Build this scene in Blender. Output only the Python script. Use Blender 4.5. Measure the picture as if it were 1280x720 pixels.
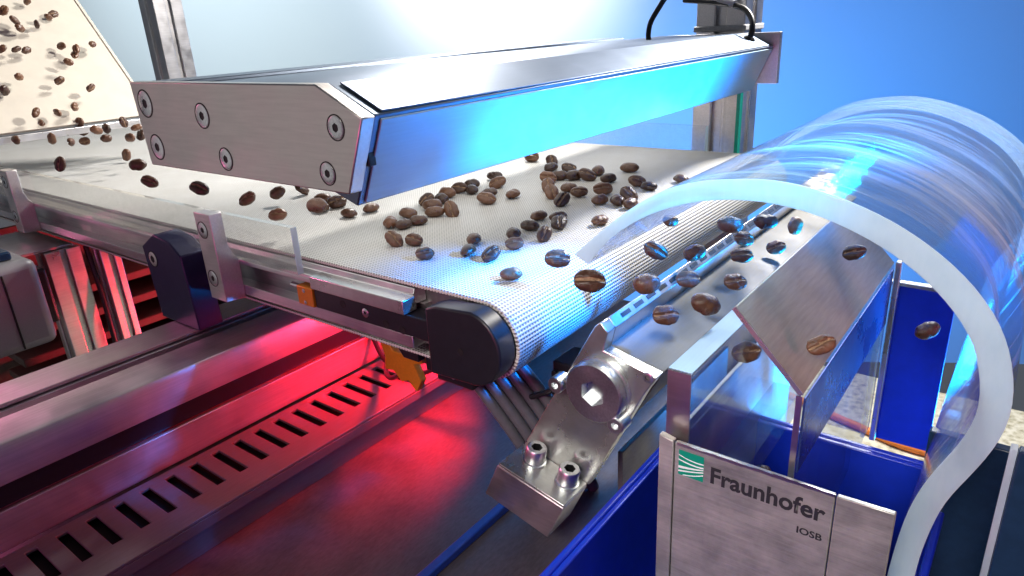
import bpy, bmesh, math, random
from mathutils import Vector, Matrix, noise

# ------------------------------------------------------------------ scene, camera, world, lamps
for o in list(bpy.data.objects): bpy.data.objects.remove(o, do_unlink=True)
SC = bpy.context.scene
COL = SC.collection
K = 0.001                                   # everything below is written in millimetres
CAM_R = Matrix(((0.794682, -0.177793, 0.580405), (0.604814, 0.31345, -0.732085), (-0.051768, 0.932812, 0.356625)))
cam_d = bpy.data.cameras.new('camera'); cam = bpy.data.objects.new('camera', cam_d); COL.objects.link(cam)
cam_d.sensor_width = 36; cam_d.lens = 24.239; cam_d.clip_start = 0.01; cam_d.clip_end = 60
cam.matrix_world = Matrix.Translation((0, 0, 0.1)) @ CAM_R.to_4x4()
SC.camera = cam

W = bpy.data.worlds.new('World'); SC.world = W; W.use_nodes = True
W.node_tree.nodes['Background'].inputs[0].default_value = (0.70, 0.78, 0.95, 1)
W.node_tree.nodes['Background'].inputs[1].default_value = 0.11

SC.view_settings.view_transform = 'Standard'; SC.view_settings.look = 'None'
SC.view_settings.exposure = 0.0; SC.view_settings.gamma = 1.0
SC.view_settings.use_curve_mapping = False
SC.render.engine = 'CYCLES'
SC.cycles.use_denoising = True
SC.cycles.max_bounces = 10; SC.cycles.transparent_max_bounces = 24
SC.cycles.caustics_reflective = False; SC.cycles.caustics_refractive = False
SC.cycles.sample_clamp_indirect = 6.0

def lamp(name, kind, loc, target, power, color, size=100, size_y=None, spot=60, blend=0.8):
    d = bpy.data.lights.new(name, kind); d.energy = power; d.color = color
    if kind == 'AREA':
        d.shape = 'RECTANGLE'; d.size = size * K; d.size_y = (size_y or size) * K
    else:
        d.shadow_soft_size = size * K
        if kind == 'SPOT': d.spot_size = math.radians(spot); d.spot_blend = blend
    o = bpy.data.objects.new(name, d); COL.objects.link(o)
    o.location = Vector(loc) * K
    o.rotation_euler = (Vector(target) - Vector(loc)).to_track_quat('-Z', 'Y').to_euler()
    return o

lamp('white_back_lamp', 'AREA', (-560, 740, 470), (-330, 330, 0), 5.2, (1.0, 0.96, 0.90), 100)
lamp('white_right_lamp', 'AREA', (-110, 860, 420), (-200, 280, 0), 9.5, (1.0, 0.96, 0.90), 80)
lamp('cyan_side_lamp', 'SPOT', (80, 410, -130), (-185, 325, 88), 66.0, (0.0, 0.31, 1.0), 40, None, 60, 0.75)
lamp('blue_nose_fill', 'SPOT', (60, 300, 150), (-150, 226, -8), 52.0, (0.0, 0.24, 1.0), 12, None, 20, 1.0)  # added narrow spot that tints the belt nose blue
lamp('cyan_rim_fill', 'SPOT', (-60, 480, 170), (-72, 186, 54), 20.0, (0.0, 0.62, 1.0), 10, None, 15, 1.0)  # added spot that makes the hood's sawn edge glow cyan
lamp('magenta_low_lamp', 'AREA', (-140, -260, -10), (-330, 60, -80), 0.40, (0.85, 0.06, 0.34), 130)
lamp('red_under_lamp', 'SPOT', (-258, 266, -50), (-288, 228, -106), 2.0, (1.0, 0.006, 0.012), 5, None, 118, 0.9)
lamp('pink_left_lamp', 'SPOT', (-860, 20, 110), (-340, 80, -60), 15.0, (1.0, 0.18, 0.44), 70, None, 30, 1.0)
lamp('red_left_lamp', 'SPOT', (-440, 330, -150), (-585, 235, -85), 3.2, (1.0, 0.02, 0.05), 12, None, 62, 0.8)
lamp('soft_front_fill', 'SPOT', (-20, -330, 330), (-70, 200, -50), 17.0, (1.0, 0.95, 0.88), 110, None, 34, 1.0)  # added white fill aimed at nozzle and bin
lamp('soft_left_fill', 'AREA', (-760, -330, 60), (-250, 150, 40), 0.26, (1.0, 0.93, 0.88), 500)  # added dim panel light, reflected in the light bar's end plate
lamp('red_side_lamp', 'SPOT', (330, 200, 40), (10, 225, -5), 3.6, (1.0, 0.16, 0.28), 40, None, 26, 1.0)
lamp('white_backdrop_lamp', 'SPOT', (-850, 950, 900), (-1180, 1500, 420), 150.0, (0.95, 0.98, 1.0), 60, None, 52, 1.0)
lamp('pale_backdrop_lamp', 'SPOT', (-1200, 300, 700), (-1600, 1450, 60), 75.0, (0.70, 0.89, 1.0), 60, None, 95, 1.0)
lamp('blue_backdrop_lamp', 'SPOT', (-300, 1000, -420), (-420, 2000, -240), 85.0, (0.03, 0.29, 1.0), 60, None, 150, 1.0)
lamp('light_bar_glow', 'AREA', (-262, 350, 41.0), (-262, 350, 0), 0.12, (1.0, 0.97, 0.92), 90, 370)

# ------------------------------------------------------------------ materials
MATS = {}
class NT:
    def __init__(s, name):
        m = bpy.data.materials.new(name); m.use_nodes = True; s.m = m; s.t = m.node_tree; s.t.nodes.clear()
        s.out = s.t.nodes.new('ShaderNodeOutputMaterial')
    def n(s, typ, **kw):
        nd = s.t.nodes.new(typ)
        for k, v in kw.items(): setattr(nd, k, v)
        return nd
    def link(s, a, b): s.t.links.new(a, b)
    def val(s, sock, v):
        if hasattr(v, 'is_output') or isinstance(v, bpy.types.NodeSocket): s.link(v, sock)
        else: sock.default_value = v
    def math(s, op, a, b=0.0, c=0.0, clamp=False):
        nd = s.n('ShaderNodeMath', operation=op, use_clamp=clamp)
        for i, v in enumerate((a, b, c)): s.val(nd.inputs[i], v)
        return nd.outputs[0]
    def coord(s, kind='Object', scale=(1, 1, 1), rot=(0, 0, 0)):
        tc = s.n('ShaderNodeTexCoord'); mp = s.n('ShaderNodeMapping')
        mp.inputs['Scale'].default_value = scale; mp.inputs['Rotation'].default_value = rot
        s.link(tc.outputs[kind], mp.inputs[0]); return mp.outputs[0]
    def noise(s, vec, scale, detail=4, rough=0.55):
        nd = s.n('ShaderNodeTexNoise'); nd.inputs['Scale'].default_value = scale
        nd.inputs['Detail'].default_value = detail; nd.inputs['Roughness'].default_value = rough
        s.link(vec, nd.inputs['Vector']); return nd.outputs[0]
    def ramp(s, fac, stops):
        nd = s.n('ShaderNodeValToRGB'); el = nd.color_ramp.elements
        while len(el) < len(stops): el.new(0.5)
        for e, (p, c) in zip(el, stops): e.position = p; e.color = (*c, 1) if len(c) == 3 else c
        s.link(fac, nd.inputs[0]); return nd.outputs[0]
    def rng(s, fac, a, b, c, d):
        nd = s.n('ShaderNodeMapRange'); s.link(fac, nd.inputs[0])
        for i, v in enumerate((a, b, c, d)): nd.inputs[i + 1].default_value = v
        return nd.outputs[0]
    def bsdf(s, color, rough=0.5, metal=0.0, bump=None, bstr=0.3, bdist=0.0003, **kw):
        b = s.n('ShaderNodeBsdfPrincipled')
        s.val(b.inputs['Base Color'], (*color, 1) if isinstance(color, tuple) and len(color) == 3 else color)
        s.val(b.inputs['Roughness'], rough); b.inputs['Metallic'].default_value = metal
        for k, v in kw.items(): s.val(b.inputs[k.replace('_', ' ')], v)
        if bump is not None:
            bn = s.n('ShaderNodeBump'); bn.inputs['Strength'].default_value = bstr; bn.inputs['Distance'].default_value = bdist
            s.link(bump, bn.inputs['Height']); s.link(bn.outputs[0], b.inputs['Normal'])
        s.link(b.outputs[0], s.out.inputs[0]); return b

def metal_mat(name, color, rough=0.32, stretch=(1, 1, 1), var=0.10, bstr=0.10, metal=1.0, grain=900, rv=(0.8, 1.3)):
    t = NT(name)
    v = t.coord('Object', stretch)
    g = t.noise(v, grain, 3, 0.6)
    w = t.noise(t.coord('Object'), 45, 4, 0.6)
    c1 = tuple(x * (1 - var * 2) for x in color); c2 = tuple(min(1, x * (1 + var)) for x in color)
    col = t.ramp(t.math('ADD', t.math('MULTIPLY', g, 0.5), t.math('MULTIPLY', w, 0.5)), [(0.3, c1), (0.7, c2)])
    r = t.rng(w, 0.3, 0.7, rough * rv[0], rough * rv[1])
    t.bsdf(col, r, metal, g, bstr, 0.0001)
    MATS[name] = t.m
    return t.m
metal_mat('alu', (0.74, 0.72, 0.73), 0.34, (1, 0.04, 1))
metal_mat('alu_x', (0.74, 0.72, 0.73), 0.36, (0.04, 1, 1))
metal_mat('alu_plate', (0.66, 0.61, 0.58), 0.33, (0.05, 1, 0.8), 0.08, 0.12)
metal_mat('steel', (0.50, 0.49, 0.47), 0.42, (0.5, 0.05, 0.5), 0.10, 0.10)
metal_mat('bracket', (0.72, 0.68, 0.68), 0.38, (0.08, 1, 1))
metal_mat('zinc', (0.74, 0.77, 0.78), 0.30, (1, 1, 1), 0.16, 0.2)
metal_mat('polished', (0.66, 0.67, 0.64), 0.27, (0.3, 1, 0.3), 0.08, 0.10, 0.9)
metal_mat('deflector_steel', (0.40, 0.34, 0.28), 0.45, (1, 0.08, 1), 0.14, 0.15, 0.4)
metal_mat('nozzle_top', (0.24, 0.235, 0.22), 0.60, (1, 0.08, 1), 0.05, 0.08, 0.0)
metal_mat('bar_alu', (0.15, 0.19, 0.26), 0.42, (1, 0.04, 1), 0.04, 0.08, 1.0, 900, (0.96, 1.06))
metal_mat('beam_alu', (0.60, 0.55, 0.58), 0.38, (1, 0.03, 1), 0.12, 0.14, 0.75)
metal_mat('duct_grey', (0.20, 0.19, 0.21), 0.50, (1, 0.1, 1), 0.10, 0.1, 0.35)
metal_mat('brass', (0.80, 0.27, 0.02), 0.40, (1, 1, 1), 0.08, 0.1, 0.3)
metal_mat('blue_reflect_steel', (0.05, 0.09, 0.34), 0.28, (0.3, 1, 0.3), 0.1, 0.08, 0.6)  # reflected blue of the surroundings put into the steel's colour
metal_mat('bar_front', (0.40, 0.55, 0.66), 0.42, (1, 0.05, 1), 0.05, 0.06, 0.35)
metal_mat('motor_grey', (0.34, 0.33, 0.36), 0.45, (1, 1, 1), 0.05, 0.15, 0.2)
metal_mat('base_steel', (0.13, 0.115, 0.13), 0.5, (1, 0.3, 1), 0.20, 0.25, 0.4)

def plain(name, color, rough, metal=0.0, var=0.12, scale=300, bstr=0.15, **kw):
    t = NT(name); v = t.coord('Object'); g = t.noise(v, scale, 5, 0.6)
    col = t.ramp(g, [(0.3, tuple(c * (1 - var) for c in color)), (0.7, tuple(min(1, c * (1 + var)) for c in color))])
    t.bsdf(col, rough, metal, g, bstr, 0.0002, **kw); MATS[name] = t.m
plain('black_plastic', (0.014, 0.014, 0.020), 0.32)
plain('black_hole', (0.006, 0.006, 0.007), 0.6)  # near-black colour stands in for the shade inside sockets, holes and slots
plain('navy_block', (0.022, 0.022, 0.085), 0.38, 0.25)
plain('cable_black', (0.018, 0.018, 0.022), 0.42)
plain('cable_grey', (0.13, 0.13, 0.15), 0.38)
plain('cable_orange', (0.80, 0.22, 0.03), 0.45)
plain('blue_plastic', (0.008, 0.035, 0.58), 0.30, 0.0, 0.10, 120, 0.25)
plain('blue_rail', (0.02, 0.07, 0.38), 0.35)
plain('dark_blue_panel', (0.012, 0.035, 0.085), 0.22)
plain('chute_white', (0.74, 0.68, 0.58), 0.55, 0.0, 0.05, 60, 0.1)
plain('cable_tie', (0.72, 0.72, 0.74), 0.4)
plain('backdrop', (0.62, 0.62, 0.62), 0.9, 0.0, 0.01, 5, 0.0)
plain('dark_wood', (0.10, 0.07, 0.06), 0.6, 0.0, 0.3, 40, 0.3)
plain('logo_green', (0.0, 0.26, 0.17), 0.45, 0.0, 0.04)
plain('logo_white', (0.85, 0.87, 0.87), 0.45, 0.0, 0.03)
plain('ink', (0.022, 0.022, 0.026), 0.5, 0.0, 0.1)
plain('green_edge', (0.01, 0.35, 0.24), 0.25, 0.0, 0.1)

def floor_mat():
    t = NT('floor_grit'); v = t.coord('Object')
    a = t.noise(v, 130, 8, 0.75); vo = t.n('ShaderNodeTexVoronoi'); vo.inputs['Scale'].default_value = 140; t.link(v, vo.inputs['Vector'])
    f = t.math('ADD', t.math('MULTIPLY', a, 0.7), t.math('MULTIPLY', vo.outputs[0], 0.3))
    col = t.ramp(f, [(0.25, (0.12, 0.11, 0.08)), (0.42, (0.42, 0.39, 0.28)), (0.55, (0.62, 0.59, 0.48)), (0.8, (0.72, 0.70, 0.62))])
    t.bsdf(col, 0.75, 0, f, 0.5, 0.002); MATS['floor_grit'] = t.m
floor_mat()

def belt_mat():
    t = NT('belt_weave'); uv = t.n('ShaderNodeTexCoord').outputs['UV']
    sp = t.n('ShaderNodeSeparateXYZ'); t.link(uv, sp.inputs[0])
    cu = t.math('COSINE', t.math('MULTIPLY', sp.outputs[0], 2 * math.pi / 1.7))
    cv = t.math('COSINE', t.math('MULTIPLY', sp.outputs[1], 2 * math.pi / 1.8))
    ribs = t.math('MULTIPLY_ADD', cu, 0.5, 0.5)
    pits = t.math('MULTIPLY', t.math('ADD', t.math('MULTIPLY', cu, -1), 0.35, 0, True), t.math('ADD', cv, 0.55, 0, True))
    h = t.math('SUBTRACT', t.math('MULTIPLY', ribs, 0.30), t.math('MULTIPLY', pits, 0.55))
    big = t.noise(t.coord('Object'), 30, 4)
    col = t.ramp(pits, [(0.0, (0.84, 0.83, 0.80)), (0.7, (0.34, 0.33, 0.32))])  # shade in the weave pits painted into the colour
    mx = t.n('ShaderNodeMix', data_type='RGBA', blend_type='MULTIPLY'); mx.inputs[0].default_value = 1
    t.link(col, mx.inputs[6]); t.link(t.ramp(big, [(0.3, (0.90, 0.89, 0.87)), (0.7, (1, 1, 1))]), mx.inputs[7])
    dn = t.noise(t.coord('Object'), 700, 3, 0.8); dz = t.noise(t.coord('Object'), 14, 3, 0.6)
    dust = t.math('MULTIPLY', t.rng(dn, 0.66, 0.74, 0.0, 1.0), t.rng(dz, 0.42, 0.65, 0.0, 0.6))
    mz = t.n('ShaderNodeMix', data_type='RGBA'); t.link(dust, mz.inputs[0]); t.link(mx.outputs[2], mz.inputs[6]); mz.inputs[7].default_value = (0.20, 0.12, 0.07, 1)
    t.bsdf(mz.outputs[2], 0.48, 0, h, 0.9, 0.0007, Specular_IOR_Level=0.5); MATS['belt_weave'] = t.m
belt_mat()

def bean_mat():
    t = NT('roasted_bean'); v = t.coord('Object'); oi = t.n('ShaderNodeObjectInfo')
    g = t.noise(v, 420, 5, 0.65); rnd = oi.outputs['Random']
    f = t.math('ADD', t.math('MULTIPLY', g, 0.5), t.math('MULTIPLY', rnd, 0.5))
    col = t.ramp(f, [(0.2, (0.035, 0.014, 0.008)), (0.5, (0.110, 0.048, 0.025)), (0.85, (0.25, 0.118, 0.060))])
    t.bsdf(col, t.rng(g, 0.3, 0.7, 0.24, 0.44), 0, g, 0.8, 0.0006, Specular_IOR_Level=0.6); MATS['roasted_bean'] = t.m
    t = NT('bean_crease'); g = t.noise(t.coord('Object'), 600, 4)
    t.bsdf(t.ramp(g, [(0.3, (0.16, 0.085, 0.045)), (0.7, (0.46, 0.30, 0.18))]), 0.6, 0, g, 0.5, 0.0003); MATS['bean_crease'] = t.m
bean_mat()

def clear_mat(name, tint, gloss_rough=0.05, haze=0.04, scratch=0.25, stretch=(0.1, 1, 0.1), refr=0.35, ior=1.49, hazecol=(0.85, 0.93, 1), streak=1.0, rior=1.12):
    t = NT(name)
    sc = t.noise(t.coord('Object', stretch), 260, 6, 0.7); wv = t.noise(t.coord('Object', (1, 0.35, 1)), 22, 3, 0.5)
    bn = t.n('ShaderNodeBump'); bn.inputs['Strength'].default_value = scratch; bn.inputs['Distance'].default_value = 0.0012
    t.link(t.math('ADD', t.math('MULTIPLY', sc, 0.12), wv), bn.inputs['Height'])
    tr = t.n('ShaderNodeBsdfTransparent'); tr.inputs[0].default_value = (*tint, 1)
    rf = t.n('ShaderNodeBsdfRefraction'); rf.inputs['Color'].default_value = (*tint, 1); rf.inputs['Roughness'].default_value = 0.02
    rf.inputs['IOR'].default_value = rior; t.link(bn.outputs[0], rf.inputs['Normal'])
    m1 = t.n('ShaderNodeMixShader'); m1.inputs[0].default_value = refr; t.link(tr.outputs[0], m1.inputs[1]); t.link(rf.outputs[0], m1.inputs[2])
    df = t.n('ShaderNodeBsdfTranslucent'); df.inputs[0].default_value = (*hazecol, 1)
    dd = t.n('ShaderNodeBsdfDiffuse'); dd.inputs[0].default_value = (*hazecol, 1)
    ad = t.n('ShaderNodeMixShader'); ad.inputs[0].default_value = 0.5; t.link(df.outputs[0], ad.inputs[1]); t.link(dd.outputs[0], ad.inputs[2])
    m2 = t.n('ShaderNodeMixShader'); st = t.noise(t.coord('Object', (0.12, 1, 0.12)), 75, 5, 0.65)
    t.link(t.math('ADD', t.rng(sc, 0.42, 0.75, haze * 0.3, haze * 1.6), t.rng(st, 0.50, 0.72, 0.0, haze * streak)), m2.inputs[0])
    t.link(m1.outputs[0], m2.inputs[1]); t.link(ad.outputs[0], m2.inputs[2])
    gl = t.n('ShaderNodeBsdfGlossy'); gl.inputs['Roughness'].default_value = gloss_rough; t.link(bn.outputs[0], gl.inputs['Normal'])
    fr = t.n('ShaderNodeFresnel'); fr.inputs['IOR'].default_value = ior; t.link(bn.outputs[0], fr.inputs['Normal'])
    geo = t.n('ShaderNodeNewGeometry')
    m3 = t.n('ShaderNodeMixShader'); t.link(t.math('MULTIPLY', fr.outputs[0], t.math('SUBTRACT', 1.0, geo.outputs['Backfacing'])), m3.inputs[0]); t.link(m2.outputs[0], m3.inputs[1]); t.link(gl.outputs[0], m3.inputs[2])
    t.link(m3.outputs[0], t.out.inputs[0]); MATS[name] = t.m
clear_mat('acrylic_hood', (0.95, 0.98, 1.0), 0.04, 0.05, 1.0, (0.1, 1, 0.1), 0.28, 1.7, (0.84, 0.90, 1.0), 17.0, 1.4)
clear_mat('acrylic_guard', (0.97, 0.97, 0.96), 0.06, 0.05, 0.08, (1, 1, 1), 0.1, 1.45, (0.95, 0.93, 0.9))
clear_mat('acrylic_wall', (0.86, 0.90, 0.94), 0.06, 0.03, 0.10, (1, 1, 1), 0.1)
def frosted_mat():
    t = NT('acrylic_sawn_edge'); g = t.noise(t.coord('Object', (1, 1, 0.25), (0, 0.6, 0)), 500, 5, 0.7)
    w = t.noise(t.coord('Object'), 60, 3)
    b = t.n('ShaderNodeBsdfPrincipled')
    t.link(t.ramp(t.math('ADD', t.math('MULTIPLY', w, .5), t.math('MULTIPLY', g, .5)), [(0.32, (0.62, 0.70, 0.78)), (0.62, (0.90, 0.93, 0.96))]), b.inputs['Base Color'])
    b.inputs['Roughness'].default_value = 0.5
    bn = t.n('ShaderNodeBump'); bn.inputs['Strength'].default_value = 0.25; bn.inputs['Distance'].default_value = 0.0003
    t.link(g, bn.inputs['Height']); t.link(bn.outputs[0], b.inputs['Normal'])
    tl = t.n('ShaderNodeBsdfTranslucent'); tl.inputs[0].default_value = (0.80, 0.92, 1, 1)
    mx = t.n('ShaderNodeMixShader'); mx.inputs[0].default_value = 0.68; t.link(b.outputs[0], mx.inputs[1]); t.link(tl.outputs[0], mx.inputs[2])
    t.link(mx.outputs[0], t.out.inputs[0]); MATS['acrylic_sawn_edge'] = t.m
frosted_mat()
def worn_steel():
    t = NT('worn_steel'); g = t.noise(t.coord('Object', (0.06, 1, 1), (0, 0.15, 0)), 1100, 4, 0.7); w = t.noise(t.coord('Object'), 70, 6, 0.65)
    s2 = t.noise(t.coord('Object', (0.04, 1, 1), (0, -0.25, 0)), 500, 3, 0.8)
    f = t.math('ADD', t.math('MULTIPLY', g, 0.35), t.math('MULTIPLY', w, 0.65))
    col = t.ramp(f, [(0.25, (0.20, 0.19, 0.18)), (0.5, (0.40, 0.39, 0.37)), (0.75, (0.60, 0.58, 0.55))])
    t.bsdf(col, t.rng(w, 0.3, 0.7, 0.30, 0.55), 0.55, t.math('ADD', g, s2), 0.35, 0.0002); MATS['worn_steel'] = t.m
worn_steel()

# ------------------------------------------------------------------ mesh helpers (millimetres)
class MB:
    def __init__(s): s.bm = bmesh.new(); s.mi = 0
    def face(s, vs):
        try:
            f = s.bm.faces.new(vs); f.material_index = s.mi; return f
        except ValueError: return None
    def prism(s, poly, a0, a1, axis='y'):
        """poly: 2-D outline; axis y -> (x,z), x -> (y,z), z -> (x,y)"""
        def mk(p, a):
            return {'y': (p[0], a, p[1]), 'x': (a, p[0], p[1]), 'z': (p[0], p[1], a)}[axis]
        A = [s.bm.verts.new(mk(p, a0)) for p in poly]; B = [s.bm.verts.new(mk(p, a1)) for p in poly]
        n = len(poly)
        s.face(A); s.face(B[::-1])
        for i in range(n): s.face((A[i], B[i], B[(i + 1) % n], A[(i + 1) % n]))
        return s
    def box(s, x0, x1, y0, y1, z0, z1):
        return s.prism([(x0, y0), (x1, y0), (x1, y1), (x0, y1)], z0, z1, 'z')
    def obox(s, c, ax, ay, az, hx, hy, hz):
        c = Vector(c); ax, ay, az = Vector(ax), Vector(ay), Vector(az)
        v = [s.bm.verts.new(c + ax * hx * i + ay * hy * j + az * hz * k) for k in (-1, 1) for j in (-1, 1) for i in (-1, 1)]
        for q in ((0, 1, 3, 2), (4, 6, 7, 5), (0, 4, 5, 1), (2, 3, 7, 6), (0, 2, 6, 4), (1, 5, 7, 3)): s.face([v[i] for i in q])
        return s
    def frame(s, d):
        d = Vector(d).normalized(); u = d.orthogonal().normalized()
        return d, u, d.cross(u)
    def lathe(s, c, d, prof, seg=28, cap=True, up=None):
        """prof: list of (radius, height along d)"""
        d, u, w = s.frame(d); c = Vector(c); rings = []
        for r, h in prof:
            rings.append([s.bm.verts.new(c + d * h + (u * math.cos(2 * math.pi * k / seg) + w * math.sin(2 * math.pi * k / seg)) * r) for k in range(seg)])
        for a, b in zip(rings, rings[1:]):
            for k in range(seg): s.face((a[k], a[(k + 1) % seg], b[(k + 1) % seg], b[k]))
        if cap: s.face(rings[0][::-1]); s.face(rings[-1])
        return s
    def socket(s, c, d, prof, rhex, depth, seg=24, hole_mi=None, lobes=6, spin=0.2):
        """a turned head whose last ring opens into a six-sided socket"""
        d, u, w = s.frame(d); c = Vector(c); rings = []
        def pt(r, a, h): return c + d * h + (u * math.cos(a) + w * math.sin(a)) * r
        for r, h in prof: rings.append([s.bm.verts.new(pt(r, 2 * math.pi * k / seg, h)) for k in range(seg)])
        hx = lambda a: math.cos(math.pi / 6) / math.cos(((a + spin) % (math.pi / 3)) - math.pi / 6)
        H = prof[-1][1]
        r1 = [s.bm.verts.new(pt(rhex * hx(2 * math.pi * k / seg), 2 * math.pi * k / seg, H)) for k in range(seg)]
        rings.append(r1)
        for a, b in zip(rings, rings[1:]):
            for k in range(seg): s.face((a[k], a[(k + 1) % seg], b[(k + 1) % seg], b[k]))
        s.face(rings[0][::-1])
        old = s.mi
        if hole_mi is not None: s.mi = hole_mi
        r2 = [s.bm.verts.new(pt(rhex * .96 * hx(2 * math.pi * k / seg), 2 * math.pi * k / seg, H - depth)) for k in range(seg)]
        for k in range(seg): s.face((r1[k], r1[(k + 1) % seg], r2[(k + 1) % seg], r2[k]))
        s.face(r2); s.mi = old
        return s
    def tube(s, pts, r, seg=10):
        pts = [Vector(p) for p in pts]; rings = []
        u = None
        for i, p in enumerate(pts):
            d = (pts[min(i + 1, len(pts) - 1)] - pts[max(i - 1, 0)]).normalized()
            u = d.orthogonal().normalized() if u is None else (u - d * u.dot(d)).normalized()
            w = d.cross(u)
            rr = r[i] if isinstance(r, (list, tuple)) else r
            rings.append([s.bm.verts.new(p + (u * math.cos(2 * math.pi * k / seg) + w * math.sin(2 * math.pi * k / seg)) * rr) for k in range(seg)])
        for a, b in zip(rings, rings[1:]):
            for k in range(seg): s.face((a[k], a[(k + 1) % seg], b[(k + 1) % seg], b[k]))
        s.face(rings[0][::-1]); s.face(rings[-1])
        return s
    def build(s, name, mats, parent=None, base=None, bevel=0.0, smooth=True, seg=2):
        bm = s.bm
        bmesh.ops.recalc_face_normals(bm, faces=bm.faces)
        off = Vector(base) if base is not None else (Vector(parent['_b']) if parent is not None and '_b' in parent else Vector((0, 0, 0)))
        for v in bm.verts: v.co = (v.co - off) * K
        me = bpy.data.meshes.new(name); bm.to_mesh(me); bm.free()
        for m in (mats if isinstance(mats, (list, tuple)) else [mats]): me.materials.append(MATS[m])
        o = bpy.data.objects.new(name, me); COL.objects.link(o)
        if parent is not None: o.parent = parent
        else: o.location = off * K
        if parent is None: o['_b'] = tuple(off)
        else: o['_b'] = tuple(off)
        if bevel:
            b = o.modifiers.new('bevel', 'BEVEL'); b.width = bevel * K; b.segments = seg; b.limit_method = 'ANGLE'; b.angle_limit = math.radians(35)
            b.harden_normals = False
        if smooth:
            for p in me.polygons: p.use_smooth = True
            me.set_sharp_from_angle(angle=math.radians(38))
        return o
def thing(name, label, cat, base, group=None):
    o = bpy.data.objects.new(name, None); COL.objects.link(o); o.location = Vector(base) * K; o.empty_display_size = 0.01
    o['_b'] = tuple(base); o['label'] = label; o['category'] = cat
    if group: o['group'] = group
    return o
def tag(o, label, cat, group=None):
    o['label'] = label; o['category'] = cat
    if group: o['group'] = group
    return o
def struct(o): o['kind'] = 'structure'; return o
def csk(parent, c, d, r, mats=('zinc', 'black_hole'), name='screw', proud=0.25, hexr=0.42):
    """countersunk socket screw: black countersink ring, head, six-sided socket"""
    m = MB(); m.socket(c, d, [(r, -0.2), (r, proud * .6), (r * .93, proud)], r * hexr, proud * .75, 24, 1)
    o = m.build(name, list(mats), parent)
    m = MB(); c = Vector(c); dn = Vector(d).normalized()
    m.lathe(c, d, [(r * 1.05, -0.3), (r * 1.05, 0.08), (r * 1.16, 0.14), (r * 1.17, -0.3)], 28, False)
    m.build('countersink', 'black_hole', o)
    return o
def bezier(p, n=24):
    P = [Vector(q) for q in p]; out = []
    P = [P[0] * 2 - P[1]] + P + [P[-1] * 2 - P[-2]]
    k = max(2, n // (len(P) - 3))
    for i in range(1, len(P) - 2):
        for j in range(k):
            t = j / k; a, b, c, d = P[i - 1:i + 3]
            out.append(0.5 * ((2 * b) + (c - a) * t + (2 * a - 5 * b + 4 * c - d) * t * t + (3 * b - a - 3 * c + d) * t ** 3))
    out.append(P[-2]); return out
# ------------------------------------------------------------------ the setting
def backdrop():
    h = Vector((-0.6206, 0.7841, 0)); side = Vector((0.7841, 0.6206, 0)); m = MB()
    cols = []
    for i in range(25):
        s = -3200 + i * 6400 / 24
        d = 1900 - 0.00006 * s * s
        cols.append([m.bm.verts.new(h * d + side * s + Vector((0, 0, z))) for z in (-900, -500, 0, 500, 1000, 1800)])
    for a, b in zip(cols, cols[1:]):
        for k in range(5): m.face((a[k], b[k], b[k + 1], a[k + 1]))
    return struct(m.build('backdrop', 'backdrop', base=(0, 0, -900)))
backdrop()
struct(MB().box(-1500, 500, -500, 860, -345, -330).build('floor', 'floor_grit', base=(0, 0, -330)))

# ------------------------------------------------------------------ conveyor
YN, YF = 189.0, 518.0
RX, RZ, RR = -165.0, -17.2, 17.2
cv = thing('conveyor', 'belt conveyor with white woven belt, aluminium side rail and black nose block', 'conveyor', (-700, 353, -36))
def belt():
    path = []; xs = list(range(-1320, -165, 15))
    for x in xs: path.append((x, 0.0, 0, 1))
    for k in range(19):
        a = math.pi / 2 - math.pi * k / 18
        path.append((RX + RR * math.cos(a), RZ + RR * math.sin(a), math.cos(a), math.sin(a)))
    for x in xs[::-1]: path.append((x, 2 * RZ, 0, -1))
    m = MB(); uvl = m.bm.loops.layers.uv.new('UVMap'); rows = []; L = 0
    for i, (x, z, nx, nz) in enumerate(path):
        if i: L += math.hypot(x - path[i - 1][0], z - path[i - 1][1])
        mk = lambda y, o: m.bm.verts.new((x - nx * o, y, z - nz * o))
        rows.append((L, [mk(YN + .35, 0), mk(YN + 1, 0)] + [mk(YN + (YF - YN) * j / 6, 0) for j in range(1, 6)] + [mk(YF, 0), mk(YF, 1.6), mk(YN, 1.6), mk(YN, .35)]))
    for (La, a), (Lb, b) in zip(rows, rows[1:]):
        n = len(a)
        for k in range(n):
            f = m.face((a[k], a[(k + 1) % n], b[(k + 1) % n], b[k]))
            if f:
                for l in f.loops:
                    l[uvl].uv = (La if l.vert in (a[k], a[(k + 1) % n]) else Lb, l.vert.co.y + l.vert.co.z * (1 if k > 7 else 0))
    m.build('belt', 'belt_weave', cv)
belt()
MB().lathe((RX, YN + 2, RZ), (0, 1, 0), [(15.4, 0), (15.4, YF - YN - 4)], 32).build('roller', 'steel', cv)
m = MB(); m.box(-1320, -178, YN + 6, YF - 6, -31.5, -2.2); m.build('slider_bed', 'steel', cv, bevel=.4)
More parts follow.
